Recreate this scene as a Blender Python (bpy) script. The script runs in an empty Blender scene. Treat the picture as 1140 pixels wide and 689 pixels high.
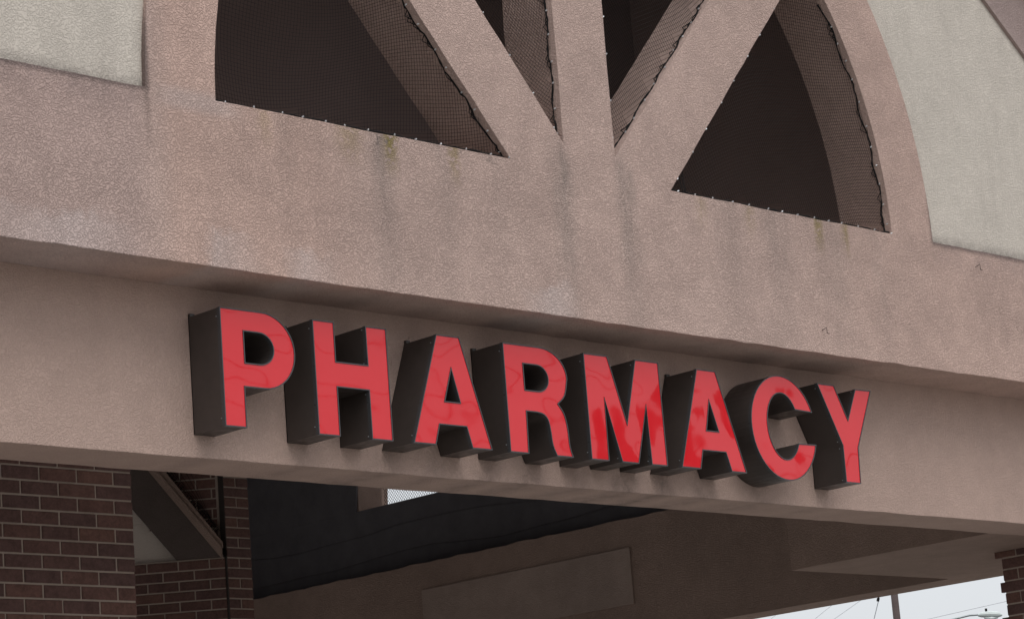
import bpy, math, random
from mathutils import Vector, Matrix
from mathutils.geometry import tessellate_polygon

sc = bpy.context.scene
C = sc.collection
U = 0.48                       # metres per unit; one unit is the cap height of the sign letters
GZ = -7.4431                   # ground level in units (letter baseline is 0)
def V(x, y, z): return Vector((x * U, y * U, (z - GZ) * U))

# ------------------------------------------------------------------ camera
cam = bpy.data.cameras.new("camera"); camo = bpy.data.objects.new("camera", cam); C.objects.link(camo)
cam.sensor_width = 36; cam.lens = 36 * 2984.46 / 1140
cam.clip_start = 0.1; cam.clip_end = 5000
R = Matrix(((0.71358017, -0.10165284, -0.69315946), (-0.69641946, -0.21051378, -0.68606405), (-0.07617926, 0.97229144, -0.22101148)))
camo.matrix_world = Matrix.Translation(V(-13.6518, -17.3350, -4.1098)) @ R.to_4x4()
sc.camera = camo

# ------------------------------------------------------------------ light
SUN_EL, SUN_AZ = math.radians(52), math.radians(205)      # azimuth clockwise from +Y
w = bpy.data.worlds.new("World"); sc.world = w; w.use_nodes = True
nt = w.node_tree; nt.nodes.clear()
out = nt.nodes.new('ShaderNodeOutputWorld'); bg = nt.nodes.new('ShaderNodeBackground'); bg.inputs[1].default_value = 0.1
sky = nt.nodes.new('ShaderNodeTexSky'); sky.sky_type = 'NISHITA'; sky.sun_disc = False
sky.sun_elevation = SUN_EL; sky.sun_rotation = SUN_AZ; sky.dust_density = 3
tc = nt.nodes.new('ShaderNodeTexCoord'); sep = nt.nodes.new('ShaderNodeSeparateXYZ')
nt.links.new(tc.outputs['Generated'], sep.inputs[0])
mr = nt.nodes.new('ShaderNodeMapRange'); mr.inputs[1].default_value = 0; mr.inputs[2].default_value = 1
mr.inputs[3].default_value = 7.2; mr.inputs[4].default_value = 18.5      # overcast sky: brighter overhead than at the horizon
nt.links.new(sep.outputs[2], mr.inputs[0])
cl = nt.nodes.new('ShaderNodeTexNoise'); cl.inputs['Scale'].default_value = 2.2; cl.inputs['Detail'].default_value = 4
nt.links.new(tc.outputs['Generated'], cl.inputs[0])
clm = nt.nodes.new('ShaderNodeMapRange'); clm.inputs[3].default_value = 0.86; clm.inputs[4].default_value = 1.14
nt.links.new(cl.outputs[0], clm.inputs[0])
mul = nt.nodes.new('ShaderNodeMath'); mul.operation = 'MULTIPLY'
nt.links.new(mr.outputs[0], mul.inputs[0]); nt.links.new(clm.outputs[0], mul.inputs[1])
vm = nt.nodes.new('ShaderNodeVectorMath'); vm.operation = 'SCALE'; vm.inputs[0].default_value = (0.975, 1.0, 1.035)
nt.links.new(mul.outputs[0], vm.inputs['Scale'])
mx = nt.nodes.new('ShaderNodeMix'); mx.data_type = 'RGBA'; mx.inputs[0].default_value = 0.86
nt.links.new(sky.outputs[0], mx.inputs[6]); nt.links.new(vm.outputs[0], mx.inputs[7])
nt.links.new(mx.outputs[2], bg.inputs[0]); nt.links.new(bg.outputs[0], out.inputs[0])
sun = bpy.data.lights.new("sun", 'SUN'); sun.energy = 0.8; sun.angle = math.radians(40); sun.color = (1, 0.97, 0.93)
suno = bpy.data.objects.new("sun", sun); C.objects.link(suno)
d = Vector((math.sin(SUN_AZ) * math.cos(SUN_EL), math.cos(SUN_AZ) * math.cos(SUN_EL), math.sin(SUN_EL)))
suno.rotation_euler = d.to_track_quat('Z', 'Y').to_euler()
sc.view_settings.view_transform = 'Standard'; sc.view_settings.look = 'None'
sc.view_settings.exposure = 0.0; sc.view_settings.gamma = 1
sc.cycles.max_bounces = 8; sc.cycles.diffuse_bounces = 5

# ------------------------------------------------------------------ node helpers
class N:
    def __init__(s, name, rough=0.85, spec=0.3):
        s.m = bpy.data.materials.new(name); s.m.use_nodes = True; s.t = s.m.node_tree
        s.b = s.t.nodes['Principled BSDF']; s.b.inputs['Roughness'].default_value = rough
        s.b.inputs['Specular IOR Level'].default_value = spec
        s.g = s.t.nodes.new('ShaderNodeNewGeometry'); s.pos = s.g.outputs['Position']
    def set(s, sock, v):
        if isinstance(v, bpy.types.NodeSocket): s.t.links.new(v, sock)
        elif v is not None: sock.default_value = v
    def math(s, op, a, b=None, c=None, clamp=False):
        n = s.t.nodes.new('ShaderNodeMath'); n.operation = op; n.use_clamp = clamp
        s.set(n.inputs[0], a); s.set(n.inputs[1], b); s.set(n.inputs[2], c); return n.outputs[0]
    def noise(s, scale, detail=3, rough=0.5, dist=0, vec=None):
        n = s.t.nodes.new('ShaderNodeTexNoise'); n.inputs['Scale'].default_value = scale; n.inputs['Detail'].default_value = detail
        n.inputs['Roughness'].default_value = rough; n.inputs['Distortion'].default_value = dist
        s.set(n.inputs['Vector'], vec or s.pos); return n.outputs[0]
    def rng(s, v, a, b, c=0.0, d=1.0, smooth=True):
        n = s.t.nodes.new('ShaderNodeMapRange'); n.interpolation_type = 'SMOOTHSTEP' if smooth else 'LINEAR'
        s.set(n.inputs[0], v)
        for i, x in enumerate((a, b, c, d)): s.set(n.inputs[i + 1], x)
        return n.outputs[0]
    def mix(s, f, a, b, mode='MIX'):
        n = s.t.nodes.new('ShaderNodeMix'); n.data_type = 'RGBA'; n.blend_type = mode
        s.set(n.inputs[0], f)
        for k, x in ((6, a), (7, b)):
            s.set(n.inputs[k], x if isinstance(x, bpy.types.NodeSocket) else (*x, 1))
        return n.outputs[2]
    def mapv(s, scale):
        n = s.t.nodes.new('ShaderNodeVectorMath'); n.operation = 'MULTIPLY'; s.set(n.inputs[0], s.pos); n.inputs[1].default_value = scale
        return n.outputs[0]
    def sep(s, v=None):
        n = s.t.nodes.new('ShaderNodeSeparateXYZ'); s.set(n.inputs[0], v or s.pos); return n.outputs
    def ramp(s, f, stops, interp='LINEAR'):
        if len(stops) > 31:
            k = 16
            while stops[k][1] != 0: k += 1
            return s.math('MAXIMUM', s.ramp(f, stops[:k + 1] + [(1.0, 0)]), s.ramp(f, [(0.0, 0)] + stops[k:]))
        n = s.t.nodes.new('ShaderNodeValToRGB'); r = n.color_ramp; r.interpolation = interp
        s.set(n.inputs[0], f)
        r.elements[0].position = stops[0][0]; r.elements[1].position = stops[-1][0]
        for p, v in stops[1:-1]: r.elements.new(p)
        for e, (p, v) in zip(r.elements, stops): e.position = p; e.color = (v, v, v, 1)
        return n.outputs[0]
    def bump(s, h, dist, strength=1.0, nrm=None):
        n = s.t.nodes.new('ShaderNodeBump'); n.inputs['Distance'].default_value = dist; n.inputs['Strength'].default_value = strength
        s.set(n.inputs['Height'], h); s.set(n.inputs['Normal'], nrm); return n.outputs[0]
    def bevel(s, r):
        n = s.t.nodes.new('ShaderNodeBevel'); n.samples = 4; n.inputs[0].default_value = r; return n.outputs[0]
    def done(s, col, nrm=None, rough=None):
        s.set(s.b.inputs['Base Color'], col if isinstance(col, bpy.types.NodeSocket) else (*col, 1))
        s.set(s.b.inputs['Normal'], nrm); s.set(s.b.inputs['Roughness'], rough); return s.m

def profile(peaks):            # (x in units, half width, strength) -> colour ramp stops over x in [-3, 13]
    st = {0.0: 0.0, 1.0: 0.0}
    for x, hw, v in peaks:
        for q, k in ((x - hw, 0), (x, v), (x + hw, 0)):
            st[round((q + 3) / 16, 4)] = k
    return sorted(st.items())

def stucco(name, base, worm=1.0, stains=False, var=0.12):
    s = N(name, 0.92, 0.2)
    big = s.noise(0.9, 4, 0.6); mid = s.noise(7, 3, 0.6)
    f = s.math('ADD', s.rng(big, 0.3, 0.7, -var * .7, var * .7), s.rng(mid, 0.3, 0.7, -var * .5, var * .5))
    f = s.math('ADD', f, 1.0)
    warp = s.t.nodes.new('ShaderNodeTexNoise'); warp.inputs['Scale'].default_value = 38; warp.inputs['Detail'].default_value = 2
    s.set(warp.inputs['Vector'], s.pos)
    wv = s.t.nodes.new('ShaderNodeVectorMath'); wv.operation = 'MULTIPLY_ADD'
    s.set(wv.inputs[0], warp.outputs[1]); wv.inputs[1].default_value = (.018, .018, .018); s.set(wv.inputs[2], s.pos)
    n1 = s.noise(84, 0.8, 0.45, 0.3, wv.outputs[0])
    ridge = s.math('ABSOLUTE', s.math('SUBTRACT', n1, 0.5))
    soft = s.rng(ridge, 0.0, 0.13, 1, 0)
    groove = s.rng(ridge, 0.0, 0.05, 1, 0)                   # 1 in the thin float marks
    patch = s.rng(s.noise(48, 1), 0.40, 0.56)
    groove = s.math('MULTIPLY', groove, s.math('MULTIPLY_ADD', patch, 0.9, 0.1))
    fine = s.noise(230, 2, 0.6)
    col = s.mix(1.0, base, base)
    if stains == 'beam':
        X, Y, Z = s.sep(); X = s.math('DIVIDE', X, U); Z = s.math('ADD', s.math('DIVIDE', Z, U), GZ)
        wob = s.math('MULTIPLY', s.math('SUBTRACT', s.noise(6, 4, .65), 0.5), 0.4)
        xs = s.math('DIVIDE', s.math('ADD', s.math('ADD', X, wob), 3.0), 16.0)
        sm = s.ramp(xs, profile([(.15, .2, .35), (1.2, .2, .4), (2.1, .3, .6), (2.75, .25, .5), (3.35, .22, .7), (3.9, .25, .6), (4.6, .3, .45), (5.2, .28, .8), (5.75, .25, .9), (6.35, .25, .6), (7.2, .4, .5), (8.2, .2, .4)]))
        sm = s.math('MULTIPLY', s.math('MULTIPLY', sm, s.rng(Z, .12, -.06)), s.rng(s.noise(11, 4, .7), .35, .65, .3, 1))
        col = s.mix(s.math('MULTIPLY', sm, .8), col, (.17, .13, .115))
    elif stains == 'cream':
        X, Y, Z = s.sep(); Z = s.math('ADD', s.math('DIVIDE', Z, U), GZ)
        low = s.math('MULTIPLY', s.rng(Z, 2.69, 2.86, 1, 0), s.rng(s.noise(12, 4, .7), .3, .6, .35, 1))
        col = s.mix(s.math('MULTIPLY', low, .55), col, (.17, .145, .13))
        run = s.rng(s.noise(1.0, 4, .65, 0, s.mapv((9, 9, .9))), .45, .75)
        col = s.mix(s.math('MULTIPLY', run, .16), col, (.30, .26, .23))
    elif stains:
        X, Y, Z = s.sep(); X = s.math('DIVIDE', X, U); Z = s.math('ADD', s.math('DIVIDE', Z, U), GZ)
        wob = s.math('MULTIPLY', s.math('SUBTRACT', s.noise(5.5, 4, .65), 0.5), 0.35)
        xs = s.math('DIVIDE', s.math('ADD', s.math('ADD', X, wob), 3.0), 16.0)
        # left bay cooler mauve, arch foot warmer
        mauve = s.math('MULTIPLY', s.rng(X, -1.05, -0.68, 1, 0), 0.6)
        mauve = s.math('MAXIMUM', mauve, s.math('MULTIPLY', s.rng(X, 11.0, 12.2), 0.6))
        col = s.mix(mauve, col, tuple(a * b for a, b in zip(base, (0.88, 0.89, 0.93))))
        warm = s.math('MULTIPLY', s.rng(X, -0.8, -0.5), s.rng(X, 0.6, 1.8, 1, 0))
        col = s.mix(s.math('MULTIPLY', warm, 0.4), col, tuple(a * b for a, b in zip(base, (1.08, 0.98, 0.92))))
        warm2 = s.rng(X, 6.5, 9.5)
        col = s.mix(s.math('MULTIPLY', warm2, 0.35), col, tuple(a * b for a, b in zip(base, (1.05, 0.98, 0.93))))
        # long dark water streaks
        vs = s.noise(1.0, 4, .7, 0, s.mapv((16, 16, 1.6)))
        st = s.ramp(xs, profile([(0.62, .16, .3), (1.72, .22, .75), (2.45, .18, .35), (3.15, .15, .25), (3.98, .2, .95), (4.86, .2, 1.0), (6.35, .3, .35), (7.1, .28, .5), (8.0, .35, .45), (8.75, .2, .35)]))
        fall = s.rng(Z, 1.25, 2.6, 0.35, 1)
        above = s.rng(Z, 2.72, 3.1, 1, 0)
        st = s.math('MULTIPLY', s.math('MULTIPLY', st, fall), s.math('MULTIPLY', above, s.rng(vs, 0.3, 0.62, .45, 1)))
        col = s.mix(s.math('MULTIPLY', st, 0.72), col, tuple(a * .55 for a in (base[0] * .88, base[1], base[2] * 1.02)))
        # broad grime over the middle of the band
        gr = s.math('MULTIPLY', s.rng(s.noise(2.6, 5, .65), .42, .66), s.math('MULTIPLY', s.rng(Z, 1.3, 1.7), s.rng(Z, 2.5, 3.0, 1, 0)))
        col = s.mix(s.math('MULTIPLY', gr, 0.22), col, tuple(a * .72 for a in base))
        groove = s.math('MULTIPLY', groove, s.math('ADD', 0.8, s.math('ADD', s.math('MULTIPLY', st, 2.0), s.math('MULTIPLY', gr, .8))))
        # grime under the pale panels and along sills
        sillx = s.math('MAXIMUM', s.rng(X, -0.84, -0.78, 1, 0), s.rng(X, 9.7, 9.78))
        led = s.math('MULTIPLY', sillx, s.rng(Z, 2.3, 2.7))
        led = s.math('MULTIPLY', led, s.rng(s.noise(9, 4, .7), .35, .65, .2, 1))
        col = s.mix(s.math('MULTIPLY', led, 0.4), col, (base[0] * .45, base[1] * .48, base[2] * .52))
        led2 = s.math('MULTIPLY', sillx, s.rng(Z, 2.63, 2.70))
        col = s.mix(s.math('MULTIPLY', led2, 0.75), col, (base[0] * .25, base[1] * .26, base[2] * .28))
        seam = s.math('MULTIPLY', s.rng(s.math('ABSOLUTE', s.math('ADD', s.math('ADD', X, .83), s.math('MULTIPLY', wob, .12))), 0, .06, 1, 0), s.rng(Z, 1.9, 2.75))
        col = s.mix(s.math('MULTIPLY', seam, 0.45), col, tuple(a * .35 for a in base))
        # pale lime bloom near the bottom edge
        top = s.math('MULTIPLY_ADD', s.noise(3.6, 5, .7), 0.8, 1.17)
        bl = s.ramp(xs, profile([(-1.6, 1.3, 1), (-.2, .7, .9), (.75, .45, .8), (3.72, .42, 1)]))
        blm = s.math('MULTIPLY', bl, s.rng(s.math('SUBTRACT', top, Z), -0.04, 0.10))
        col = s.mix(s.math('MULTIPLY', blm, 0.6), col, (.56, .462, .435))
        bl2 = s.math('MULTIPLY', s.rng(s.math('ABSOLUTE', s.math('ADD', X, .3)), .2, .55, 1, 0), s.rng(s.math('ABSOLUTE', s.math('SUBTRACT', Z, 2.66)), .03, .14, 1, 0))
        col = s.mix(s.math('MULTIPLY', bl2, 0.3), col, (.5, .44, .43))
        # moss below the sills
        ms = s.ramp(s.math('DIVIDE', s.math('ADD', s.math('ADD', X, s.math('MULTIPLY', wob, .3)), 3.0), 16.0), profile([(.4, .1, .3), (1.35, .2, .4), (1.83, .10, 1), (2.6, .07, .8), (7.78, .08, 1), (8.24, .07, .7), (5.95, .1, .3), (6.7, .1, .35)]))
        mz = s.math('MULTIPLY', s.rng(Z, 2.25, 2.66), s.rng(Z, 2.70, 2.72, 1, 0))
        mo = s.math('MULTIPLY', s.math('MULTIPLY', ms, mz), s.rng(s.noise(34, 3, .6), .38, .48))
        col = s.mix(s.math('MULTIPLY', mo, 0.95), col, (.21, .165, .025))
        # dark lichen right under the sill
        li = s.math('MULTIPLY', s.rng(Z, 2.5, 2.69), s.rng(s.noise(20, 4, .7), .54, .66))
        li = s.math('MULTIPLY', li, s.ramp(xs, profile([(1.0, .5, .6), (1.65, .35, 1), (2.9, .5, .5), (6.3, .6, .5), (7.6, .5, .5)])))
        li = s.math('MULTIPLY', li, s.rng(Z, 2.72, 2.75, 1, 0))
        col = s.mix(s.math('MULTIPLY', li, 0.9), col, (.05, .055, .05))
    m = s.t.nodes.new('ShaderNodeVectorMath'); m.operation = 'SCALE'
    s.set(m.inputs[0], col); s.set(m.inputs['Scale'], s.math('MULTIPLY', f, s.math('ADD', s.math('MULTIPLY_ADD', groove, -0.13 * worm, 1.0), s.math('ADD', s.math('MULTIPLY', s.math('SUBTRACT', soft, .45), -0.105 * worm), s.rng(fine, .3, .7, -.05, .05)))))
    h = s.math('ADD', s.math('MULTIPLY', soft, -1.1 * worm), s.math('MULTIPLY', fine, 0.45))
    h = s.math('ADD', h, s.math('MULTIPLY', mid, 0.8))
    return s.done(m.outputs[0], s.bump(h, 0.004, 0.8, s.bevel(0.006)))

def plain(name, col, rough=0.5, spec=0.4, metal=0, var=0.1, scale=8, bump=0):
    s = N(name, rough, spec); s.b.inputs['Metallic'].default_value = metal
    n = s.noise(scale, 4, .6)
    c = s.mix(n, tuple(a * (1 - var) for a in col), tuple(a * (1 + var) for a in col))
    return s.done(c, s.bump(n, bump) if bump else None, s.rng(s.noise(scale * 3), .3, .7, max(rough - .08, .02), rough + .08))

def brick_mat(name, cols):
    s = N(name, 0.9, 0.2)
    oi = s.t.nodes.new('ShaderNodeObjectInfo'); rnd = oi.outputs['Random']
    c = s.mix(s.rng(rnd, 0, .5, 0, 1, False), cols[0], cols[1]); c = s.mix(s.rng(rnd, .5, 1, 0, 1, False), c, cols[2])
    n = s.noise(60, 4, .7); n2 = s.noise(14, 3, .6)
    m = s.t.nodes.new('ShaderNodeVectorMath'); m.operation = 'SCALE'; s.set(m.inputs[0], c)
    s.set(m.inputs['Scale'], s.math('ADD', s.rng(n, .3, .7, .78, 1.12), s.rng(n2, .3, .7, -.12, .12)))
    return s.done(m.outputs[0], s.bump(n, 0.0015, .8))

def acrylic():
    s = N('red_acrylic', 0.03, 0.5); s.b.inputs['IOR'].default_value = 1.5
    oi = s.t.nodes.new('ShaderNodeObjectInfo')
    big = s.noise(2.6, 0, .4); sm = s.noise(7, 0, .4)
    dust = s.rng(s.noise(5, 4, .6), .3, .75)
    c = s.mix(dust, (.67, .020, .028), (.69, .026, .034))
    h = s.math('ADD', s.math('MULTIPLY', big, 1.0), s.math('MULTIPLY', sm, .22))
    s.set(s.b.inputs['Coat Weight'], 0.0)
    return s.done(c, s.bump(h, 0.011, 1.0), s.rng(dust, 0, 1, .03, .05))

FAS = (.492, .358, .310)
M = dict(
    fascia=stucco('tan_pink_stucco', FAS, 1.0, True),
    beam=stucco('beam_stucco', (.468, .338, .286), .5, 'beam', .07),
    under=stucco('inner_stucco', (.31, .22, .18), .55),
    cream=stucco('cream_stucco', (.57, .512, .447), .6, 'cream', .07),
    rake=stucco('mauve_stucco', (.34, .26, .24), .7),
    lining=plain('black_lining_felt', (.12, .112, .12), .95, .1, 0, .3, 6, .004),
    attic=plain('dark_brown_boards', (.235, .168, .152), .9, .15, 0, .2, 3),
    lit_board=plain('lit_brown_boards', (.34, .25, .225), .9, .15, 0, .12, 3),  # lighter copy of the attic boards; extra light put into the colour
    red=acrylic(),
    bronze=plain('dark_bronze_metal', (.047, .037, .033), .42, .5, 0, .22, 7, .0008),
    trim=plain('grey_black_trim_cap', (.05, .05, .053), .35, .5, 0, .15, 20),
    net=plain('black_net_twine', (.022, .020, .020), .9, .05, 0, .2, 40),
    zinc=plain('zinc_clip', (.66, .66, .67), .35, .5, .5, .1, 40),
    brick=brick_mat('dark_brown_brick', ((.15, .080, .066), (.112, .066, .060), (.165, .088, .070))),
    mortar=plain('mortar', (.39, .315, .265), .95, .1, 0, .15, 30, .002),
    panel=stucco('panel_stucco', (.35, .265, .225), .25),
    pole=plain('weathered_wood_pole', (.13, .10, .095), .9, .2, 0, .25, 6, .004),
    grey=plain('grey_metal', (.30, .32, .33), .45, .5, .5, .1, 10),
    palegrey=plain('pale_lamp_housing', (.55, .60, .58), .4, .5, 0, .05, 5),
    wire=plain('wire_grey', (.42, .43, .45), .6, .3, 0, .1, 5),
    glass=plain('lamp_glass', (.6, .65, .64), .15, .5, 0, .05, 5),
    asphalt=plain('asphalt', (.055, .054, .053), .9, .2, 0, .25, 1.5, .004),
    concrete=plain('pale_concrete', (.30, .285, .265), .9, .2, 0, .15, 1.2, .003),
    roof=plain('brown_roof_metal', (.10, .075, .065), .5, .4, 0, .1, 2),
    paint=plain('yellow_line_paint', (.55, .42, .08), .7, .3, 0, .15, 5),
)

# ------------------------------------------------------------------ mesh helpers
ORG = {}
def link(name, verts, faces, mat, parent=None, origin=None, smooth=False):
    """verts in units, world position; object gets its own origin"""
    o0 = ORG.get(parent.name, Vector()) if parent else Vector()
    pts = [V(*v) for v in verts]
    if origin is None:
        lo = Vector([min(p[i] for p in pts) for i in range(3)]); hi = Vector([max(p[i] for p in pts) for i in range(3)])
        og = (lo + hi) / 2; og.z = lo.z
    else: og = V(*origin)
    me = bpy.data.meshes.new(name); me.from_pydata([p - og for p in pts], [], faces)
    me.materials.append(mat)
    if smooth: me.polygons.foreach_set('use_smooth', [True] * len(me.polygons))
    me.update()
    o = bpy.data.objects.new(name, me); C.objects.link(o)
    o.location = og - o0
    if parent: o.parent = parent
    ORG[o.name] = og
    return o
def empty(name, x, y, z, label, cat, group=None):
    o = bpy.data.objects.new(name, None); C.objects.link(o); o.location = V(x, y, z); ORG[o.name] = o.location.copy()
    tag(o, label, cat, group); return o
def tag(o, label=None, cat=None, group=None, kind=None):
    if label: o['label'] = label
    if cat: o['category'] = cat
    if group: o['group'] = group
    if kind: o['kind'] = kind
    return o
class MB:
    def __init__(s): s.v = []; s.f = []
    def add(s, v, f):
        k = len(s.v); s.v += [tuple(p) for p in v]; s.f += [tuple(i + k for i in q) for q in f]
    def box(s, x0, x1, y0, y1, z0, z1):
        s.add([(x, y, z) for z in (z0, z1) for y in (y0, y1) for x in (x0, x1)],
              [(0, 2, 3, 1), (4, 5, 7, 6), (0, 1, 5, 4), (2, 6, 7, 3), (0, 4, 6, 2), (1, 3, 7, 5)])
    def prism(s, loops, d0, d1, fn):
        """loops: outline (+holes) of (a,z); fn(a,d,z) -> world; faces outwards"""
        def area(l): return sum(l[i][0] * l[(i + 1) % len(l)][1] - l[(i + 1) % len(l)][0] * l[i][1] for i in range(len(l))) / 2
        L = [list(l) if (area(l) > 0) == (k == 0) else list(l)[::-1] for k, l in enumerate(loops)]
        tris = tessellate_polygon([[Vector((a, z, 0)) for a, z in l] for l in L])
        flat = [p for l in L for p in l]; n = len(flat)
        v = [fn(a, d0, z) for a, z in flat] + [fn(a, d1, z) for a, z in flat]; f = []
        for t in tris:
            p = [flat[i] for i in t]
            cr = (p[1][0] - p[0][0]) * (p[2][1] - p[0][1]) - (p[2][0] - p[0][0]) * (p[1][1] - p[0][1])
            t = tuple(t) if cr > 0 else tuple(t)[::-1]
            f.append(t[::-1]); f.append(tuple(i + n for i in t))
        k = 0
        for l in L:
            for i in range(len(l)):
                a, b = k + i, k + (i + 1) % len(l); f.append((a, b, b + n, a + n))
            k += len(l)
        s.add(v, f)
    def tube(s, pts, r, n=6, cap=True):
        pts = [Vector(p) for p in pts]; rr = r if isinstance(r, (list, tuple)) else [r] * len(pts)
        rings = []
        for i, p in enumerate(pts):
            t = (pts[min(i + 1, len(pts) - 1)] - pts[max(i - 1, 0)]).normalized()
            u = t.cross(Vector((0, 0, 1)) if abs(t.z) < .9 else Vector((1, 0, 0))).normalized(); w_ = t.cross(u)
            rings.append([p + (u * math.cos(2 * math.pi * k / n) + w_ * math.sin(2 * math.pi * k / n)) * rr[i] for k in range(n)])
        v = [q for rg in rings for q in rg]; f = []
        for i in range(len(pts) - 1):
            for k in range(n):
                a, b = i * n + k, i * n + (k + 1) % n; f.append((a, b, b + n, a + n))
        if cap: f.append(tuple(range(n))[::-1]); f.append(tuple(range((len(pts) - 1) * n, len(pts) * n)))
        s.add(v, f)
    def build(s, name, mat, parent=None, **k): return link(name, s.v, s.f, mat, parent, **k)
def box(name, b, mat, parent=None, **k):
    m = MB(); m.box(*b); return m.build(name, mat, parent, **k)

# ------------------------------------------------------------------ ground
m = MB(); m.add([(-3000, -3000, GZ), (3000, -3000, GZ), (3000, 3000, GZ), (-3000, 3000, GZ)], [(0, 1, 2, 3)])
tag(m.build('ground', M['asphalt'], origin=(0, 0, GZ)), kind='structure')
z = GZ + .01
m = MB(); m.add([(-60, -40, z), (60, -40, z), (60, 60, z), (-60, 60, z)], [(0, 1, 2, 3)])
tag(m.build('pavement', M['concrete'], origin=(0, 0, z)), kind='structure')

# ------------------------------------------------------------------ canopy
CX, CY = 4.43, 11.27           # plan centre; outer beam faces 11.47 from it across, 11.27 front to back
HX, HY = 11.47, 11.27
ZB, ZF, ZS = -0.19, 1.263, 2.70
can = empty('entrance_canopy', CX, CY, GZ, 'pinkish tan stucco entrance canopy with arched braced opening above the red letters', 'canopy')
fronts = {                     # side -> (map (along, outward, z) -> world, half length)
    'front': (lambda a, d, z: (CX + a, -d, z), HX),
    'right': (lambda a, d, z: (CX + HX + d, CY + a, z), HY),
    'back':  (lambda a, d, z: (CX - a, 2 * CY + d, z), HX),
    'left':  (lambda a, d, z: (CX - HX - d, CY - a, z), HY),
}
E_ = 0.667
RI, RO = 4.577, 5.30
def arc(r, a0, a1, n, ca=0.03, cz=ZS):
    return [(ca + r * math.cos(math.radians(a0 + (a1 - a0) * i / n)), cz + r * math.sin(math.radians(a0 + (a1 - a0) * i / n))) for i in range(n + 1)]
def isect(p, q, r=RI, ca=.03, cz=ZS):        # where the line p->q leaves the circle
    dx, dz = q[0] - p[0], q[1] - p[1]; fx, fz = p[0] - ca, p[1] - cz
    A = dx * dx + dz * dz; B = 2 * (fx * dx + fz * dz); Cc = fx * fx + fz * fz - r * r
    t = (-B + math.sqrt(B * B - 4 * A * Cc)) / (2 * A); return (p[0] + t * dx, p[1] + t * dz)
def ang(p, ca=.03): return math.degrees(math.atan2(p[1] - ZS, p[0] - ca))
# measured member edges (a, z)
o = CX
d1l = ((3.325 - o, 2.70), (2.181 - o, 4.027)); d1r = ((4.05 - o, 2.962), (3.017 - o, 4.187))
d2l = ((4.755 - o, 2.93), (6.384 - o, 4.831)); d2r = ((5.52 - o, 2.70), (7.53 - o, 5.05))
cl, cr = 4.05 - o, 4.755 - o
T1l, T1r, T2l, T2r = isect(*d1l), isect(*d1r), isect(*d2l), isect(*d2r)
Tcl, Tcr = isect((cl, 3), (cl, 4)), isect((cr, 3), (cr, 4))
def arcpts(p, q, n):           # points of the inner circle between p and q
    return arc(RI, ang(p), ang(q), n)
openings = [
    [(RI * -1 + .03, ZS), d1l[0]] + arcpts(T1l, (-RI + .03, ZS + 1e-6), 14)[:-1],
    [d1r[0]] + arcpts(Tcl, T1r, 5),
    [d2l[0]] + arcpts(T2l, Tcr, 5),
    [d2r[0], (RI + .03, ZS)] + arcpts((RI + .03, ZS), T2r, 14)[1:],
]
def rough(loop, step=.22, amp=.0045):
    rr = random.Random(len(loop) * 7 + int(loop[0][0] * 10)); res = []
    for i, p in enumerate(loop):
        q = loop[(i + 1) % len(loop)]; L = math.dist(p, q); n = int(L / step); res.append(p)
        for k in range(1, n):
            t = k / n; j = rr.gauss(0, amp * .6); res.append((p[0] + (q[0] - p[0]) * t - (q[1] - p[1]) / L * j, p[1] + (q[1] - p[1]) * t + (q[0] - p[0]) / L * j))
    return res
def facade(side):
    fn, H = fronts[side]; sl = .8 if H == HX else .8 * HX / HY
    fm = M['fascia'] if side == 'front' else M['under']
    def part(name, loops, d0, d1, mat):
        m = MB(); m.prism(loops, d0, d1, fn); return m.build(name, mat, can)
    ext = E_ if side in ('front', 'back') else 0
    part('arch_wall', [[(-H - ext, ZF), (H + ext, ZF), (H + ext, ZS), (RO + .03, ZS)] + arc(RO, 0, 180, 64)[1:-1] + [(-RO + .03, ZS), (-H - ext, ZS)]] + openings if side != 'front' else [rough([(-H - ext, ZF), (H + ext, ZF), (H + ext, ZS), (RO + .03, ZS)] + arc(RO, 0, 180, 64)[1:-1] + [(-RO + .03, ZS), (-H - ext, ZS)])] + [rough(q) for q in openings], .002, E_, fm)
    hb = H - .75; ho = H + E_
    top = lambda h: (0, ZS + sl * h)
    part('pediment_panel', [[(RO + .03, ZS), (hb, ZS), top(hb), (-hb, ZS), (-RO + .03, ZS)] + arc(RO, 180, 0, 56)[1:-1]], 0, E_ - .042, M['cream'])
    part('rake_trim', [[(hb, ZS), (ho, ZS), top(ho), (-ho, ZS), (-hb, ZS), top(hb)]], 0, E_, M['rake'])
    if side != 'front':          # black felt lining on the inner side of the upper wall
        part('inner_lining', [[(-H, 1.50), (H, 1.50), (H, ZS), (-H, ZS)]], -.03, -.004, M['lining'])
        for sg in (1, -1):
            ol = [(RI + .06, ZS + .002), (hb, ZS + .002)] + [top(hb)] + [(0.0, ZS + RI + .03)] + arc(RI + .03, 90, 0, 20, 0)[1:-1]
            part('inner_lining', [[(sg * a, z) for a, z in ol]], -.03, -.004, M['lining'])
for sd in ('front', 'right', 'back', 'left'): facade(sd)
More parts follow.
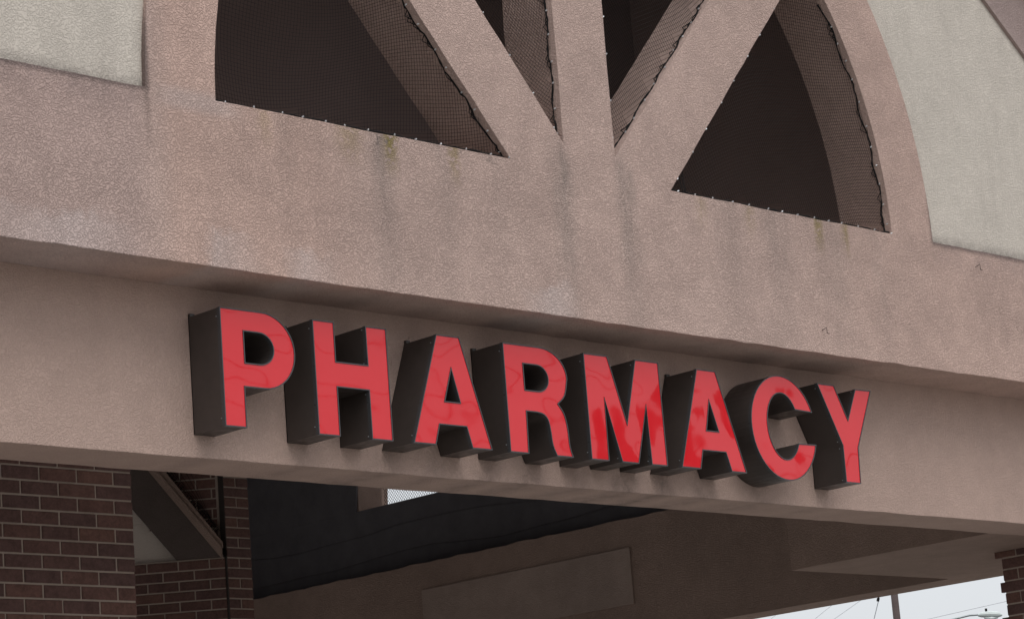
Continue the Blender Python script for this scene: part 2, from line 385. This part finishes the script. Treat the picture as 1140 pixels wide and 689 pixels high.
# ring beams below the fascia
x0, x1, y0, y1 = CX - HX, CX + HX, 0, 2 * CY
m = MB(); m.prism([rough([(x0, ZB), (x1, ZB), (x1, 1.5), (x0, 1.5)], .3, .004)], -.635, 0, lambda a, d, z: (a, -d, z)); m.build('sign_beam', M['beam'], can)
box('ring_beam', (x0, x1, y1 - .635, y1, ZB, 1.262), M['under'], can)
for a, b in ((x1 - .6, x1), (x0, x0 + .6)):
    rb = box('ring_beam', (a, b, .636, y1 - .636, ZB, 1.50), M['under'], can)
    if a > 0: right_beam = rb
for sx in (0, 1):
    for sy in (0, 1):
        xa, xb = (x1 - 3.85, x1 - .601) if sx else (x0 + .601, x0 + 3.85)
        ya, yb = (.636, 3.63) if not sy else (y1 - 3.63, y1 - .636)
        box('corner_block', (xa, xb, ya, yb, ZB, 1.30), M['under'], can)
# ragged upper edge of the inner plaster and slack cords on the black lining
random.seed(9)
m = MB(); ys = [3.7 + i * .22 for i in range(70)]; zs_ = [1.50 + random.uniform(-.004, .022) for _ in ys]
for i in range(69):
    xx = x1 - .604
    m.add([(xx, ys[i], 1.44), (xx, ys[i + 1], 1.44), (xx, ys[i + 1], zs_[i + 1]), (xx, ys[i], zs_[i]), (xx + .02, ys[i + 1], zs_[i + 1]), (xx + .02, ys[i], zs_[i])], [(3, 2, 1, 0), (5, 4, 2, 3)])
m.build('plaster_edge', M['under'], can)
for zc in (1.82, 2.27):
    m = MB(); m.tube([(x1 - .07, 3.7 + i * .8, zc + .05 * math.sin(i * .9 + zc) + random.uniform(-.03, .03)) for i in range(20)], .005, 4); m.build('slack_cord', M['lining'], can)
# stubs of wire left in the front plaster
for px_, pz_ in ((7.66, 1.50), (10.5, 2.50)):
    m = MB(); m.tube([(px_, -E_ + .01, pz_), (px_ + .02, -E_ - .05, pz_ + .03), (px_ + .035, -E_ - .04, pz_ - .03), (px_ + .06, -E_ - .045, pz_ - .03)], .004, 5); m.build('wire_stub', M['net'], can)
# flush plaster panel on the inner face of the right beam, with its thin frame
box('wall_panel', (x1 - .6 - .03, x1 - .602, 9.26, 13.80, .25, 1.08), M['panel'], can)
# ceiling and roof
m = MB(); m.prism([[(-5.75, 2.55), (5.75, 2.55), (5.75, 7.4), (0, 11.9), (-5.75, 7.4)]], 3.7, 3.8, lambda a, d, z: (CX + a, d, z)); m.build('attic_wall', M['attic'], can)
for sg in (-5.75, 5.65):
    box('light_catch_partition', (CX + sg, CX + sg + .1, .01, 3.69, 2.56, 7.3), M['lit_board'], can)  # added partitions, placed to catch light behind the outer openings
ap = ZS + .8 * (HX + E_) + .05
cn = [(CX - HX - 1, -1, 2.6), (CX + HX + 1, -1, 2.6), (CX + HX + 1, 2 * CY + 1, 2.6), (CX - HX - 1, 2 * CY + 1, 2.6)]
mid = [(CX, -1, ap), (CX + HX + 1, CY, ap), (CX, 2 * CY + 1, ap), (CX - HX - 1, CY, ap)]
vs = cn + mid + [(CX, CY, ap)]
vs2 = [(a, b, c - .12) for a, b, c in vs]
fs = []
for k in range(4):
    a, b, mm = k, (k + 1) % 4, 4 + k; fs += [(a, mm, 8), (mm, b, 8)]
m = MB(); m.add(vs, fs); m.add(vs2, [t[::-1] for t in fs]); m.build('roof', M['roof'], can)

# ------------------------------------------------------------------ letters
def ell(cx, cz, rx, rz, a0, a1, n): return [(cx + rx * math.cos(math.radians(a0 + (a1 - a0) * i / n)), cz + rz * math.sin(math.radians(a0 + (a1 - a0) * i / n))) for i in range(n + 1)]
def smooth(pts, n=4):
    o_ = []
    for i in range(len(pts) - 1):
        p0, p1, p2, p3 = pts[max(i - 1, 0)], pts[i], pts[i + 1], pts[min(i + 2, len(pts) - 1)]
        for k in range(n):
            t = k / n
            o_.append(tuple(.5 * (2 * p1[j] + (p2[j] - p0[j]) * t + (2 * p0[j] - 5 * p1[j] + 4 * p2[j] - p3[j]) * t * t + (3 * p1[j] - p0[j] - 3 * p2[j] + p3[j]) * t ** 3) for j in (0, 1)))
    return o_ + [pts[-1]]
def offset(l, d):
    """move a closed loop inwards by d (counter-clockwise loops shrink)"""
    A = sum(l[i][0] * l[(i + 1) % len(l)][1] - l[(i + 1) % len(l)][0] * l[i][1] for i in range(len(l)))
    if A < 0: l = l[::-1]
    res = []
    for i in range(len(l)):
        p, q, r = Vector(l[i - 1]), Vector(l[i]), Vector(l[(i + 1) % len(l)])
        a, b = (q - p).normalized(), (r - q).normalized()
        n1, n2 = Vector((-a.y, a.x)), Vector((-b.y, b.x)); h = n1 + n2
        if h.length < 1e-6: h = n1 * 2
        h.normalize(); k = min(1 / max(h.dot(n1), .25), 3)
        res.append(tuple(q + h * d * k))
    return res
letters = [
 ('P', [[(0, 0), (.223, 0), (.223, .345), (.44, .345)] + ell(.44, .672, .345, .328, -90, 90, 20)[1:] + [(0, 1)],
        [(.24, .548), (.40, .548)] + ell(.40, .684, .155, .136, -90, 90, 14)[1:] + [(.24, .82)]],
  'first letter of the sign, red faced letter P at the far left end'),
 ('H', [[(1.003, 0), (1.24, 0), (1.24, .428), (1.603, .428), (1.604, 0), (1.843, 0), (1.843, .995), (1.605, .995), (1.606, .648), (1.24, .648), (1.241, .995), (1.003, .995)]],
  'red faced letter H standing between the P and the first A'),
 ('A', [[(2.09, .004), (2.352, .004), (2.412, .19), (2.742, .19), (2.798, 0), (3.04, 0), (2.724, 1.005), (2.445, 1.005)], [(2.495, .402), (2.684, .402), (2.60, .705)]],
  'red faced letter A between the H and the R, its face washed pale red'),
 ('R', [[(3.272, 0), (3.505, 0), (3.515, .393), (3.65, .393)] + smooth([(3.65, .393), (3.735, .378), (3.79, .325), (3.812, .22), (3.826, .10), (3.872, 0)])[1:] + [(4.085, 0)] +
        smooth([(4.085, 0), (4.052, .10), (4.040, .27), (4.005, .405), (3.936, .492)])[1:] + smooth([(3.936, .492), (4.035, .58), (4.083, .74)])[1:-1] + ell(3.74, .74, .343, .27, 0, 90, 10) + [(3.272, 1.01)],
        [(3.517, .59), (3.69, .59)] + ell(3.69, .714, .14, .124, -90, 90, 14)[1:] + [(3.515, .838)]],
  'red faced letter R in the middle of the sign with a curved leg'),
 ('M', [[(4.331, 0), (4.566, 0), (4.572, .59), (4.749, 0), (4.977, 0), (5.146, .57), (5.160, 0), (5.38, 0), (5.369, 1.01), (5.043, 1.01), (4.858, .373), (4.654, 1.01), (4.331, 1.01)]],
  'wide red faced letter M between the R and the second A'),
 ('A', [[(5.588, .004), (5.862, .004), (5.915, .19), (6.255, .19), (6.32, .002), (6.541, .002), (6.203, .997), (5.928, .997)], [(5.995, .39), (6.174, .39), (6.072, .69)]],
  'red faced letter A just left of the C, with mottled brighter reflections'),
 ('C', [ell(7.19, .503, .503, .537, 21, 344.5, 44) + ell(7.185, .52, .247, .342, -29, -327, 30)],
  'round red faced letter C with its opening toward the right, beside the Y'),
 ('Y', [[(8.112, 0), (8.350, 0), (8.371, .378), (8.679, 1.005), (8.419, 1.0), (8.245, .66), (8.066, 1.012), (7.795, 1.012), (8.118, .385)]],
  'last letter of the sign, red faced letter Y at the right end'),
]
D = 0.427
fnl = lambda a, d, z: (a, -d, z)
def shell(loops, d0, d1, parent, mat, name):      # open sided wall along every outline, with a back plate
    m = MB(); rng_ = range
    for k, l in enumerate(loops):
        A = sum(l[i][0] * l[(i + 1) % len(l)][1] - l[(i + 1) % len(l)][0] * l[i][1] for i in rng_(len(l)))
        if (A > 0) != (k == 0): l = l[::-1]
        inn = offset(list(l), .006 if k == 0 else -.006)
        if (k != 0):
            inn = inn if len(inn) == len(l) else inn
            # offset() returns counter-clockwise order: bring it back to the hole's order
            inn = inn[::-1]
        n = len(l)
        v = [(a, -d0, z) for a, z in l] + [(a, -d1, z) for a, z in l] + [(a, -d0, z) for a, z in inn] + [(a, -d1, z) for a, z in inn]
        f = []
        for i in rng_(n):
            j = (i + 1) % n
            f += [(i, j, j + n, i + n), (j + 2 * n, i + 2 * n, i + 3 * n, j + 3 * n), (i + n, j + n, j + 3 * n, i + 3 * n)]
        m.add(v, f)
    m.prism(loops, d0 + .001, d0 + .01, fnl)
    return m.build(name, mat, parent)
for ch, loops, lab in letters:
    xs = [p[0] for p in loops[0]]
    t = empty('channel_letter', (min(xs) + max(xs)) / 2, -D / 2, 0, lab, 'sign letter', 'red channel letters spelling PHARMACY')
    shell(loops, .004, D - .016, t, M['bronze'], 'letter_side')
    face = [offset(loops[0], .006)] + [offset(l, -.006) for l in loops[1:]]
    m = MB(); m.prism(face, D - .03, D - .002, fnl); m.build('letter_face', M['red'], t)
    m = MB()
    for k, l in enumerate(loops):
        outer = offset(l, -.003 if k == 0 else .003); inner = offset(l, .007 if k == 0 else -.007)
        a, b = (outer, inner) if k == 0 else (inner, outer)
        m.prism([a, b], D - .035, D + .004, fnl)
    m.build('trim_cap', M['trim'], t)
    # small screws through the side just behind the trim cap
    o1 = loops[0]
    for i in range(len(o1)):
        p, q = Vector(o1[i]), Vector(o1[(i + 1) % len(o1)])
        if (q - p).length > .3 and q.y < p.y and abs(q.x - p.x) < .5:       # edges that face left
            nrm = Vector(((q - p).y, -(q - p).x)).normalized()
            for t_ in (.07, .93):
                c = p.lerp(q, t_); m = MB(); m.tube([(c.x, -D + .045, c.y), (c.x + nrm.x * .007, -D + .045, c.y + nrm.y * .007)], .006, 6); m.build('screw', M['grey'], t)
    # small mounting lug at the upper left back corner
    top = max(p[1] for p in loops[0]); tx = min(p[0] for p in loops[0] if p[1] > top - .15)
    if ch != 'C':
        m = MB(); m.box(tx + .002, tx + .05, -.03, -.001, top + .001, top + .03); m.build('mounting_lug', M['bronze'], t)

# ------------------------------------------------------------------ bird netting in the four openings
random.seed(4)
def inside(p, poly):
    c = False; n = len(poly)
    for i in range(n):
        (x1_, y1_), (x2_, y2_) = poly[i], poly[(i + 1) % n]
        if (y1_ > p[1]) != (y2_ > p[1]) and p[0] < (x2_ - x1_) * (p[1] - y1_) / (y2_ - y1_) + x1_: c = not c
    return c
def along(poly, step):
    """points spaced along an open polyline"""
    out_ = []; acc = 0
    for (a, b) in zip(poly[:-1], poly[1:]):
        L = math.dist(a, b); t = -acc + step if out_ else step * .4
        while t < L:
            out_.append((a[0] + (b[0] - a[0]) * t / L, a[1] + (b[1] - a[1]) * t / L)); t += step * random.uniform(.8, 1.2)
        acc = max(L - (t - step), 0) if out_ else 0
    return out_
clip_me = None
def clip(parent, a, d, z, dark=False):
    global clip_me
    if clip_me is None:
        m = MB(); r = .011
        m.tube([(0, 0, 0), (0, -.012, .006), (0, -.024, .014)], [r * .8, r, r * .55], 6)
        me = bpy.data.meshes.new('clip'); me.from_pydata([Vector(v) * U * .8 for v in m.v], [], m.f); me.materials.append(M['zinc']); clip_me = me
    o_ = bpy.data.objects.new('clip', clip_me); C.objects.link(o_); o_.parent = parent
    o_.location = V(CX + a, -d, z) - ORG[parent.name]; o_.rotation_euler = (random.uniform(-.4, .4), random.uniform(-1, 1), random.uniform(-.6, .6))
nlabels = ['black bird netting filling the large left hand arch opening', 'black bird netting in the narrow opening left of the middle column',
           'black bird netting in the narrow opening right of the middle column', 'black bird netting filling the large right hand arch opening']
right_edges = [[d1l[0], T1l], [d1r[0], (cl, 4.9)], [d2l[0], T2l], [(RI + .03, ZS + .02)] + arc(RI, 0, 50, 14)[1:]]
NETD = .60
for k, poly in enumerate(openings):
    ax_ = [p[0] for p in poly]; az = [p[1] for p in poly]; zmax = min(max(az), 6.4)
    t = empty('bird_net', CX + sum(ax_) / len(ax_), -NETD, ZS, nlabels[k], 'netting', 'bird nets stretched across the arch openings')
    m = MB(); ph = random.uniform(0, 6)
    th = (0.12, -.55, .6, .25)[k]; ct, st_ = math.cos(th), math.sin(th)
    ca_, cz_ = (min(ax_) + max(ax_)) / 2, (ZS + zmax) / 2; RR = math.hypot(max(ax_) - min(ax_), zmax - ZS) / 2 + .4
    def wp(u_, v_):
        a = ca_ + u_ * ct - v_ * st_; zz = cz_ + u_ * st_ + v_ * ct
        a2 = a + .16 * math.sin(zz * 1.3 + ph) + .05 * math.sin(zz * 3.1 + a * 1.7 + ph)
        z2 = zz + .14 * math.sin(a * 1.2 + ph * 2) + .05 * math.sin(a * 2.7 - zz * 1.3)
        return a2, z2
    for dr in (0, 1):
        c_ = -RR
        while c_ < RR:
            q = -RR; run = []
            while q < RR:
                a, zz = wp(q, c_) if dr == 0 else wp(c_, q)
                if zz < zmax and inside((a, zz), poly):
                    run.append((CX + a, -NETD - .02 * math.sin(a * 2 + zz), zz))
                else:
                    if len(run) > 1: m.tube(run, .0019, 3, False)
                    run = []
                q += .12
            if len(run) > 1: m.tube(run, .0019, 3, False)
            c_ += .034
    tag(m.build('net_mesh', M['net'], t), kind='stuff')
    # gathered black border cord down the right hand edge, with its hooks
    edge = right_edges[k]; pts = along(edge, .055); m = MB(); cord = []
    for i, (a, zz) in enumerate(pts):
        if zz > 5.2: break
        cord.append((CX + a - .006 + random.uniform(-.006, .0), -NETD + .015 + random.uniform(-.008, .008) - .016 * math.sin(i * .6 + k), zz + random.uniform(-.01, .01)))
    m.tube(cord, [.008 + random.uniform(-.003, .005) for _ in cord], 5)
    for i in range(0, len(cord) - 3):                   # loose loops of gathered mesh
        if random.random() < .3:
            c0 = cord[i]; c1 = cord[i + 2]; off = random.uniform(.02, .06)
            mid_ = ((c0[0] + c1[0]) / 2 - off * .3, (c0[1] + c1[1]) / 2 + off, (c0[2] + c1[2]) / 2)
            m.tube([c0, mid_, c1], .005, 4, False)
    m.build('border_cord', M['net'], t)
    for i, (a, zz) in enumerate(along(edge, .24)):
        if zz < 5.1: clip(t, a - .016, NETD - random.uniform(-.02, .01), zz)
    if k in (0, 3):                                     # sill
        sill = [poly[0], poly[1]]
        cord = [(CX + a, -E_ + .035 + random.uniform(-.01, .01), ZS + .012 + random.uniform(0, .012)) for a, _ in along(sill, .07)]
        m = MB(); m.tube(cord, [.008 + random.uniform(-.002, .004) for _ in cord], 5); m.build('sill_cord', M['net'], t)
        for a, _ in along(sill, .27): clip(t, a, E_ - .012, ZS + .006)
    if k == 3:                                          # loose tail of netting in the left corner
        m = MB(); bx = poly[0][0] + CX
        for i in range(5):
            o2 = random.uniform(-.05, .05); m.tube([(bx + .17 + o2 * .4, -NETD, ZS + .42 + o2), (bx + .20 + o2, -NETD - .03, ZS + .22), (bx + .22 + o2 * .5, -E_ + .02, ZS + .02)], .005, 4)
        m.build('loose_tail', M['net'], t)
    le = {0: None, 1: [(d1r[0][0], d1r[0][1]), T1r], 2: [(cr, 2.95), (cr, 4.9)], 3: [d2r[0], T2r]}[k]
    if le:
        for a, zz in along(le, .42):
            if zz < 5.1: clip(t, a + .004, E_ - .01, zz)

# ------------------------------------------------------------------ brickwork
CO, BL_, MJ = .141, .4327, .021       # course, brick module, joint
def brickwork(parent, fn, a_end, a_start, z_ref, z0, z1, half_on_even, jut=None, detail=None, thick=.2, limit=300, rest=None):
    """bricks laid from a_end (finished corner) towards a_start; fn(a, depth, z) -> world. Shared meshes by length."""
    cache = {}; count = 0; far = MB()
    sgn = 1 if a_start > a_end else -1
    r0 = math.floor((z0 - z_ref) / CO); r1 = math.ceil((z1 - z_ref) / CO)
    p0 = Vector(fn(0, 0, 0)); ex = Vector(fn(1, 0, 0)) - p0; ey = Vector(fn(0, 1, 0)) - p0
    yaw = math.atan2(ey.y, ey.x) - math.pi / 2
    for r in range(r0, r1):
        zb = max(z_ref + r * CO + MJ / 2, z0); zt = min(z_ref + (r + 1) * CO - MJ / 2, z1)
        if zt - zb < .02: continue
        j = jut(r) if jut else 0
        a = a_end - sgn * j; first = BL_ / 2 if (r % 2 == 0) == half_on_even else BL_
        first += j
        while (a_start - a) * sgn > .03:
            b = a + sgn * first; b = min(b, a_start) if sgn > 0 else max(b, a_start)
            if abs(b - a) < .04: break
            lo, hi = min(a, b), max(a, b)
            if lo > min(a_end, a_start) + .001: lo += MJ / 2
            elif sgn < 0: pass
            if hi < max(a_end, a_start) - .001: hi -= MJ / 2
            first = BL_
            L = round(hi - lo, 3); Hh = round(zt - zb, 3)
            inview = detail is None or detail((lo + hi) / 2, (zb + zt) / 2)
            if inview and count < limit:
                key = (L, Hh)
                if key not in cache:
                    c_ = .006; h_ = L / 2; d_ = .05
                    v = [(-h_, d_, 0), (h_, d_, 0), (h_, d_, Hh), (-h_, d_, Hh), (-h_, c_, 0), (h_, c_, 0), (h_, c_, Hh), (-h_, c_, Hh),
                         (-h_ + c_, 0, c_), (h_ - c_, 0, c_), (h_ - c_, 0, Hh - c_), (-h_ + c_, 0, Hh - c_)]
                    f = [(0, 4, 5, 1), (1, 5, 6, 2), (2, 6, 7, 3), (3, 7, 4, 0), (4, 8, 9, 5), (5, 9, 10, 6), (6, 10, 11, 7), (7, 11, 8, 4), (8, 11, 10, 9)]
                    f = [q[::-1] if i != 8 else (8, 9, 10, 11) for i, q in enumerate(f)]
                    me = bpy.data.meshes.new('brick'); me.from_pydata([Vector(q) * U for q in v], [], f); me.materials.append(M['brick']); me.update(); cache[key] = me
                o_ = bpy.data.objects.new('brick', cache[key]); C.objects.link(o_); o_.parent = parent
                o_.location = V(*fn((lo + hi) / 2, random.uniform(-.004, .004), zb)) - ORG[parent.name]
                o_.rotation_euler = (0, 0, yaw); count += 1
            else:
                vv = [fn(x, y, z) for z in (zb, zt) for y in (0, .05) for x in (lo, hi)]
                far.add(vv, [(0, 1, 5, 4), (1, 3, 7, 5), (2, 0, 4, 6), (4, 5, 7, 6), (0, 2, 3, 1)])
            a = b
    if far.v: tag(far.build('lower_brickwork', M['brick'], parent), kind='stuff')
    # mortar backing
    m = MB(); lo, hi = min(a_end, a_start), max(a_end, a_start)
    m.add([fn(x, y, z) for z in (z0, z1) for y in (.012, thick) for x in (lo + .006, hi - .006)],
          [(0, 2, 3, 1), (4, 5, 7, 6), (0, 1, 5, 4), (2, 6, 7, 3), (0, 4, 6, 2), (1, 3, 7, 5)])
    m.build('mortar', M['mortar'], parent)

# brick wing of the store, nearest wall on the left
wing = empty('brick_wall', -2.4, 3.8, GZ, 'dark brown brick wall at the bottom left corner under the beam', 'wall')
brickwork(wing, lambda a, d, z: (a, 3.7 + d, z), 2.112, -7.0, .441, GZ, 1.25, False, detail=lambda a, z: a > -1.2 and -1.6 < z, thick=.35)
# right hand pillar
pil = empty('brick_pillar', 14.6, .9, GZ, 'dark brick pillar at the lower right edge with jutting end bricks', 'pillar')
def rjut(r): return {0: .09, -3: .055, -6: .09, -9: .055}.get(r, 0)
brickwork(pil, lambda a, d, z: (13.676 + d, a, z), 1.65, .1, -.275, GZ, ZB - .002, True, jut=rjut, detail=lambda a, z: z > -2.6, thick=1.6)
brickwork(pil, lambda a, d, z: (a, .1 + d, z), 13.73, 15.3, -.275, GZ, ZB - .002, False, detail=lambda a, z: z > -2.6, thick=.06)
# pier and its diagonal wall deep under the canopy
pier = empty('brick_pier', 9.67, 11.6, GZ, 'slim brick pier under the canopy beside the black opening', 'pier')
brickwork(pier, lambda a, d, z: (a, 11.5 + d, z), 9.965, 9.535, 2.03, GZ, 3.4, True, detail=lambda a, z: z > -.4, thick=.3)
P0 = (9.46, 11.6)
f45 = lambda s_, d, z: (P0[0] - .7071 * s_ + .7071 * d, P0[1] + .7071 * s_ + .7071 * d, z)
bay = empty('store_wall', 8.9, 12.2, GZ, 'angled brick wall left of the slim pier, below a sloping stucco brace', 'wall')
def neg(s_, d, z): return f45(-s_, d, z)
brickwork(bay, neg, .085, -2.2, .905, GZ, 1.055, True, detail=lambda a, z: z > -.3, thick=.3)
box('dark_gap_strip', (9.531, 9.5405, 11.506, 11.62, GZ, 3.4), M['bronze'], pier)  # dark strip added to stand for the shadowed gap beside the pier
# upper brickwork seen through the net, right of the sloping brace
brickwork(bay, lambda a, d, z: f45(-a, d + .12, z), .15, -.57, 1.055, 1.10, 1.50, True, thick=.2)
brickwork(bay, lambda a, d, z: f45(-a, d + .12, z), .15, -.95, 1.055, 1.51, 3.2, True, thick=.2)
box45 = lambda name, s0, s1, d0, d1, z0, z1, mat, par: (lambda m: (m.add([f45(s_, d, z) for z in (z0, z1) for d in (d0, d1) for s_ in (s1, s0)],
        [(0, 2, 3, 1), (4, 5, 7, 6), (0, 1, 5, 4), (2, 6, 7, 3), (0, 4, 6, 2), (1, 3, 7, 5)]), m.build(name, mat, par))[1])(MB())
M['bay_plaster'] = stucco('bay_plaster', (.60, .52, .46), .2, False, .03)
box45('plaster_panel', .575, 2.4, .13, .3, 1.056, 1.62, M['bay_plaster'], bay)
box45('plaster_panel', .96, 2.4, .13, .3, 1.621, 3.2, M['bay_plaster'], bay)
def poly45(name, pts, d0, d1, mat, par):
    m = MB(); m.prism([pts], -d1, -d0, lambda a, d, z: f45(-a, -d, z)); return m.build(name, mat, par)
S_ = lambda l: [(-s_, z) for s_, z in l]
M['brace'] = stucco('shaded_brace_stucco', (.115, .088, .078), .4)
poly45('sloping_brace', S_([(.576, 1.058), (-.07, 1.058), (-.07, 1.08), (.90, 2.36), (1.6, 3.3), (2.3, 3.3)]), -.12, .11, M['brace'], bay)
poly45('brace_trim', S_([(-.07, 1.0), (-.07, 1.175), (.84, 2.40), (1.5, 3.3), (1.66, 3.3), (.93, 2.36)]), -.16, -.121, M['under'], bay)
poly45('brace_edge', S_([(-.07, 1.175), (-.07, 1.265), (.70, 2.34), (1.35, 3.3), (1.5, 3.3), (.84, 2.40)]), -.125, .10, M['under'], bay)
# net hanging beside the brace: coarse slanting folds
m = MB()
for i in range(9):
    s0 = .02 + i * .085
    m.tube([f45(s0 + .9, .07, 3.3), f45(s0 + .3 + random.uniform(-.02, .02), .06, 2.3), f45(max(s0 - .3, .0), .07, 1.35 + i * .05)], .003, 4)
for i in range(26):
    t_ = i / 25; s_ = .03 + .72 * t_; zz = 1.38 + .98 * t_
    m.tube([f45(s_, -.10, zz), f45(s_ - .04 + random.uniform(-.02, .02), -.02, zz + .07), f45(s_ - .07, .04, zz + .05)], .006, 4)
nb = m.build('net_folds', M['net'], bay)

# ------------------------------------------------------------------ street beyond
CAMP = Vector((-13.6518, -17.3350, -4.1098))
def at(u, v, dist):            # a street object's position, solved once from its bearing and distance
    d_ = R @ Vector(((u - 570) / 2984.46, -(v - 344.5) / 2984.46, -1)); return CAMP + d_ * dist
def street(x, y, z): return Vector((x, y, z))
b = at(996, 665, 150)
m = MB(); m.tube([(b.x, b.y, GZ), (b.x, b.y, 10), (b.x, b.y, 21)], [.26, .205, .17], 10)
pole = empty('utility_pole', b.x, b.y, GZ, 'brown wooden utility pole against the white sky at bottom right', 'pole')
m.build('pole_shaft', M['pole'], pole)
m = MB(); m.box(b.x - 1.6, b.x + 1.6, b.y - .15, b.y - .02, 19.5, 19.75); m.build('crossarm', M['pole'], pole)
# street lamp
h = at(1100, 685, 200)
lamp = empty('street_lamp', h.x - 3.6, h.y + 3.4, GZ, 'street lamp with a pale cobra head and curved arm at bottom right', 'street lamp')
rt = Vector((R[0][0], R[1][0], 0)).normalized()
def L(t_, z_): return (h.x + rt.x * t_, h.y + rt.y * t_, z_)
m = MB(); m.tube([L(-6.2, GZ), L(-6.2, h.z - 2.5), L(-5.6, h.z - 1.0), L(-4.2, h.z - .45), L(-2.6, h.z - .05), L(-1.4, h.z + .14), L(-.4, h.z + .14)], [.16, .12, .1, .09, .08, .075, .07], 8)
m.build('lamp_arm', M['grey'], lamp)
m = MB(); m.tube([L(-.75, h.z + .1), L(-.5, h.z + .12), L(.1, h.z + .1), L(.7, h.z + .04), L(1.05, h.z - .02)], [.10, .2, .26, .24, .08], 10); m.build('lamp_head', M['palegrey'], lamp)
m = MB(); m.tube([L(-.3, h.z - .12), L(.2, h.z - .22), L(.7, h.z - .14)], [.1, .2, .1], 8); m.build('lamp_lens', M['glass'], lamp)
m = MB(); m.tube([L(-.1, h.z + .34), L(-.1, h.z + .55)], .09, 8); m.build('light_sensor', M['net'], lamp)
def wire(p, q, d0, d1, label, r=.022, ext=(0, 0), group='overhead wires'):
    a, b_ = at(*p, d0), at(*q, d1); dr = b_ - a; a2, b2 = a - dr * ext[0], b_ + dr * ext[1]
    pts = [a2.lerp(b2, i / 10) for i in range(11)]
    m = MB(); m.tube(pts, r, 5)
    tag(m.build('power_line', M['wire'], None), label, 'wire', group)
wire((906.5, 689), (925, 674), 150, 152, 'thin overhead wire, second from the left, crossing the white sky', .016, (1, 1.5))
wire((928, 689), (957, 668.6), 150, 152, 'thin overhead wire just left of the hanging cable', .016, (1, 1.2))
wire((855, 691), (869, 680), 150, 152, 'leftmost faint overhead wire at the edge of the canopy', .014, (1, 1.5))
wire((1036, 688), (1120, 669), 150, 154, 'long faint overhead wire right of the pole above the street lamp', .014, (.6, .8))
wire((978.3, 667), (973, 689), 150, 150, 'slanting cable hanging just left of the wooden pole', .026, (.25, 2))
a_, b_ = at(978.6, 661.5, 149.8), at(977.2, 669, 149.8); m = MB(); m.tube([a_, a_.lerp(b_, .5), a_.lerp(b_, .52), b_], [.045, .045, .09, .08], 6)
tag(m.build('cable_insulator', M['net'], None), 'small dark insulator on the cable left of the pole', 'insulator')

# ------------------------------------------------------------------ net in the right hand side arch (sky shows through it)
t = empty('bird_net', CX + HX + .6, 14.6, ZS, 'fine netting over the small glimpse of sky beneath the beam', 'netting')
poly = openings[3]; m = MB()
for k_ in range(-60, 90):
    for sg in (1, -1):
        run = []
        c_ = k_ * .062
        for q in range(0, 26):
            zz = ZS + q * .07; a = c_ + sg * (zz - ZS)
            if inside((a, zz + .001), poly) and a > 1.8: run.append((CX + HX + .55, CY + a, zz))
        if len(run) > 1: m.tube([run[0], run[-1]], .0042, 3, False)
tag(m.build('net_mesh', M['net'], t), kind='stuff')

# ------------------------------------------------------------------ trees across the parking lot (mirrored in the glossy letter faces)
M['leaf'] = plain('dark_green_leaves', (.05, .065, .03), .7, .3, 0, .35, 1.2)
M['bark'] = plain('grey_brown_bark', (.09, .07, .055), .95, .2, 0, .3, 6, .01)
def tree(x, y, h, r, label, seed):
    rnd = random.Random(seed); t_ = empty('leafy_tree', x, y, GZ, label, 'tree')
    m = MB(); top = GZ + h
    m.tube([(x, y, GZ), (x + .2, y, GZ + h * .3), (x, y + .2, GZ + h * .55), (x + .1, y, top - r * .5)], [h * .03, h * .022, h * .015, .05], 8)
    tips = []
    for i in range(14):
        a = rnd.uniform(0, 6.28); z0 = GZ + h * rnd.uniform(.3, .65); q = rnd.uniform(.5, .95) * r
        e_ = (x + math.cos(a) * q, y + math.sin(a) * q, z0 + rnd.uniform(.15, .4) * h); tips.append(e_)
        m.tube([(x, y, z0), ((x + e_[0]) / 2, (y + e_[1]) / 2, (z0 + e_[2]) / 2 + .3), e_], [h * .011, h * .007, .03], 5)
    m.build('trunk', M['bark'], t_); m = MB()
    for i in range(46):
        e_ = rnd.choice(tips) if i < 30 else (x, y, top - r * .6); c = Vector(e_) + Vector((rnd.gauss(0, r * .22), rnd.gauss(0, r * .22), rnd.gauss(0, r * .2)))
        cr_ = r * rnd.uniform(.14, .3)
        for k_ in range(150):
            p = c + Vector((rnd.gauss(0, 1), rnd.gauss(0, 1), rnd.gauss(0, .8))).normalized() * cr_ * rnd.uniform(.5, 1.1)
            n_ = Vector((rnd.uniform(-1, 1), rnd.uniform(-1, 1), rnd.uniform(-.3, 1))).normalized(); u_ = n_.orthogonal().normalized(); v_ = n_.cross(u_); l_ = rnd.uniform(.18, .36)
            m.add([p - u_ * l_, p + v_ * l_ * .6, p + u_ * l_, p - v_ * l_ * .6], [(0, 1, 2, 3)])
    m.build('crown', M['leaf'], t_)
tree(52, -39, 18, 2.5, 'large leafy tree across the parking lot, facing the right half of the sign', 3)
tree(67, -34, 19, 3.4, 'smaller rounder leafy tree farthest right across the parking lot', 8)

for i_, (za, zb_, dy) in enumerate(((8.5, 9.5, 0), (11, 10, 1.5), (13.5, 15, 3), (16, 14.5, 4))):
    m = MB(); pts = [(20 + q * 6, -38 - dy + q * .6, za + (zb_ - za) * q / 12 - 1.3 * math.sin(math.pi * q / 12)) for q in range(13)]
    m.tube(pts, .065, 5)
    tag(m.build('power_line', M['net'], None), '%s of the overhead street cables across the parking lot' % (('lowest', 'second lowest', 'second highest', 'highest')[i_]), 'wire', 'cables along the far street')
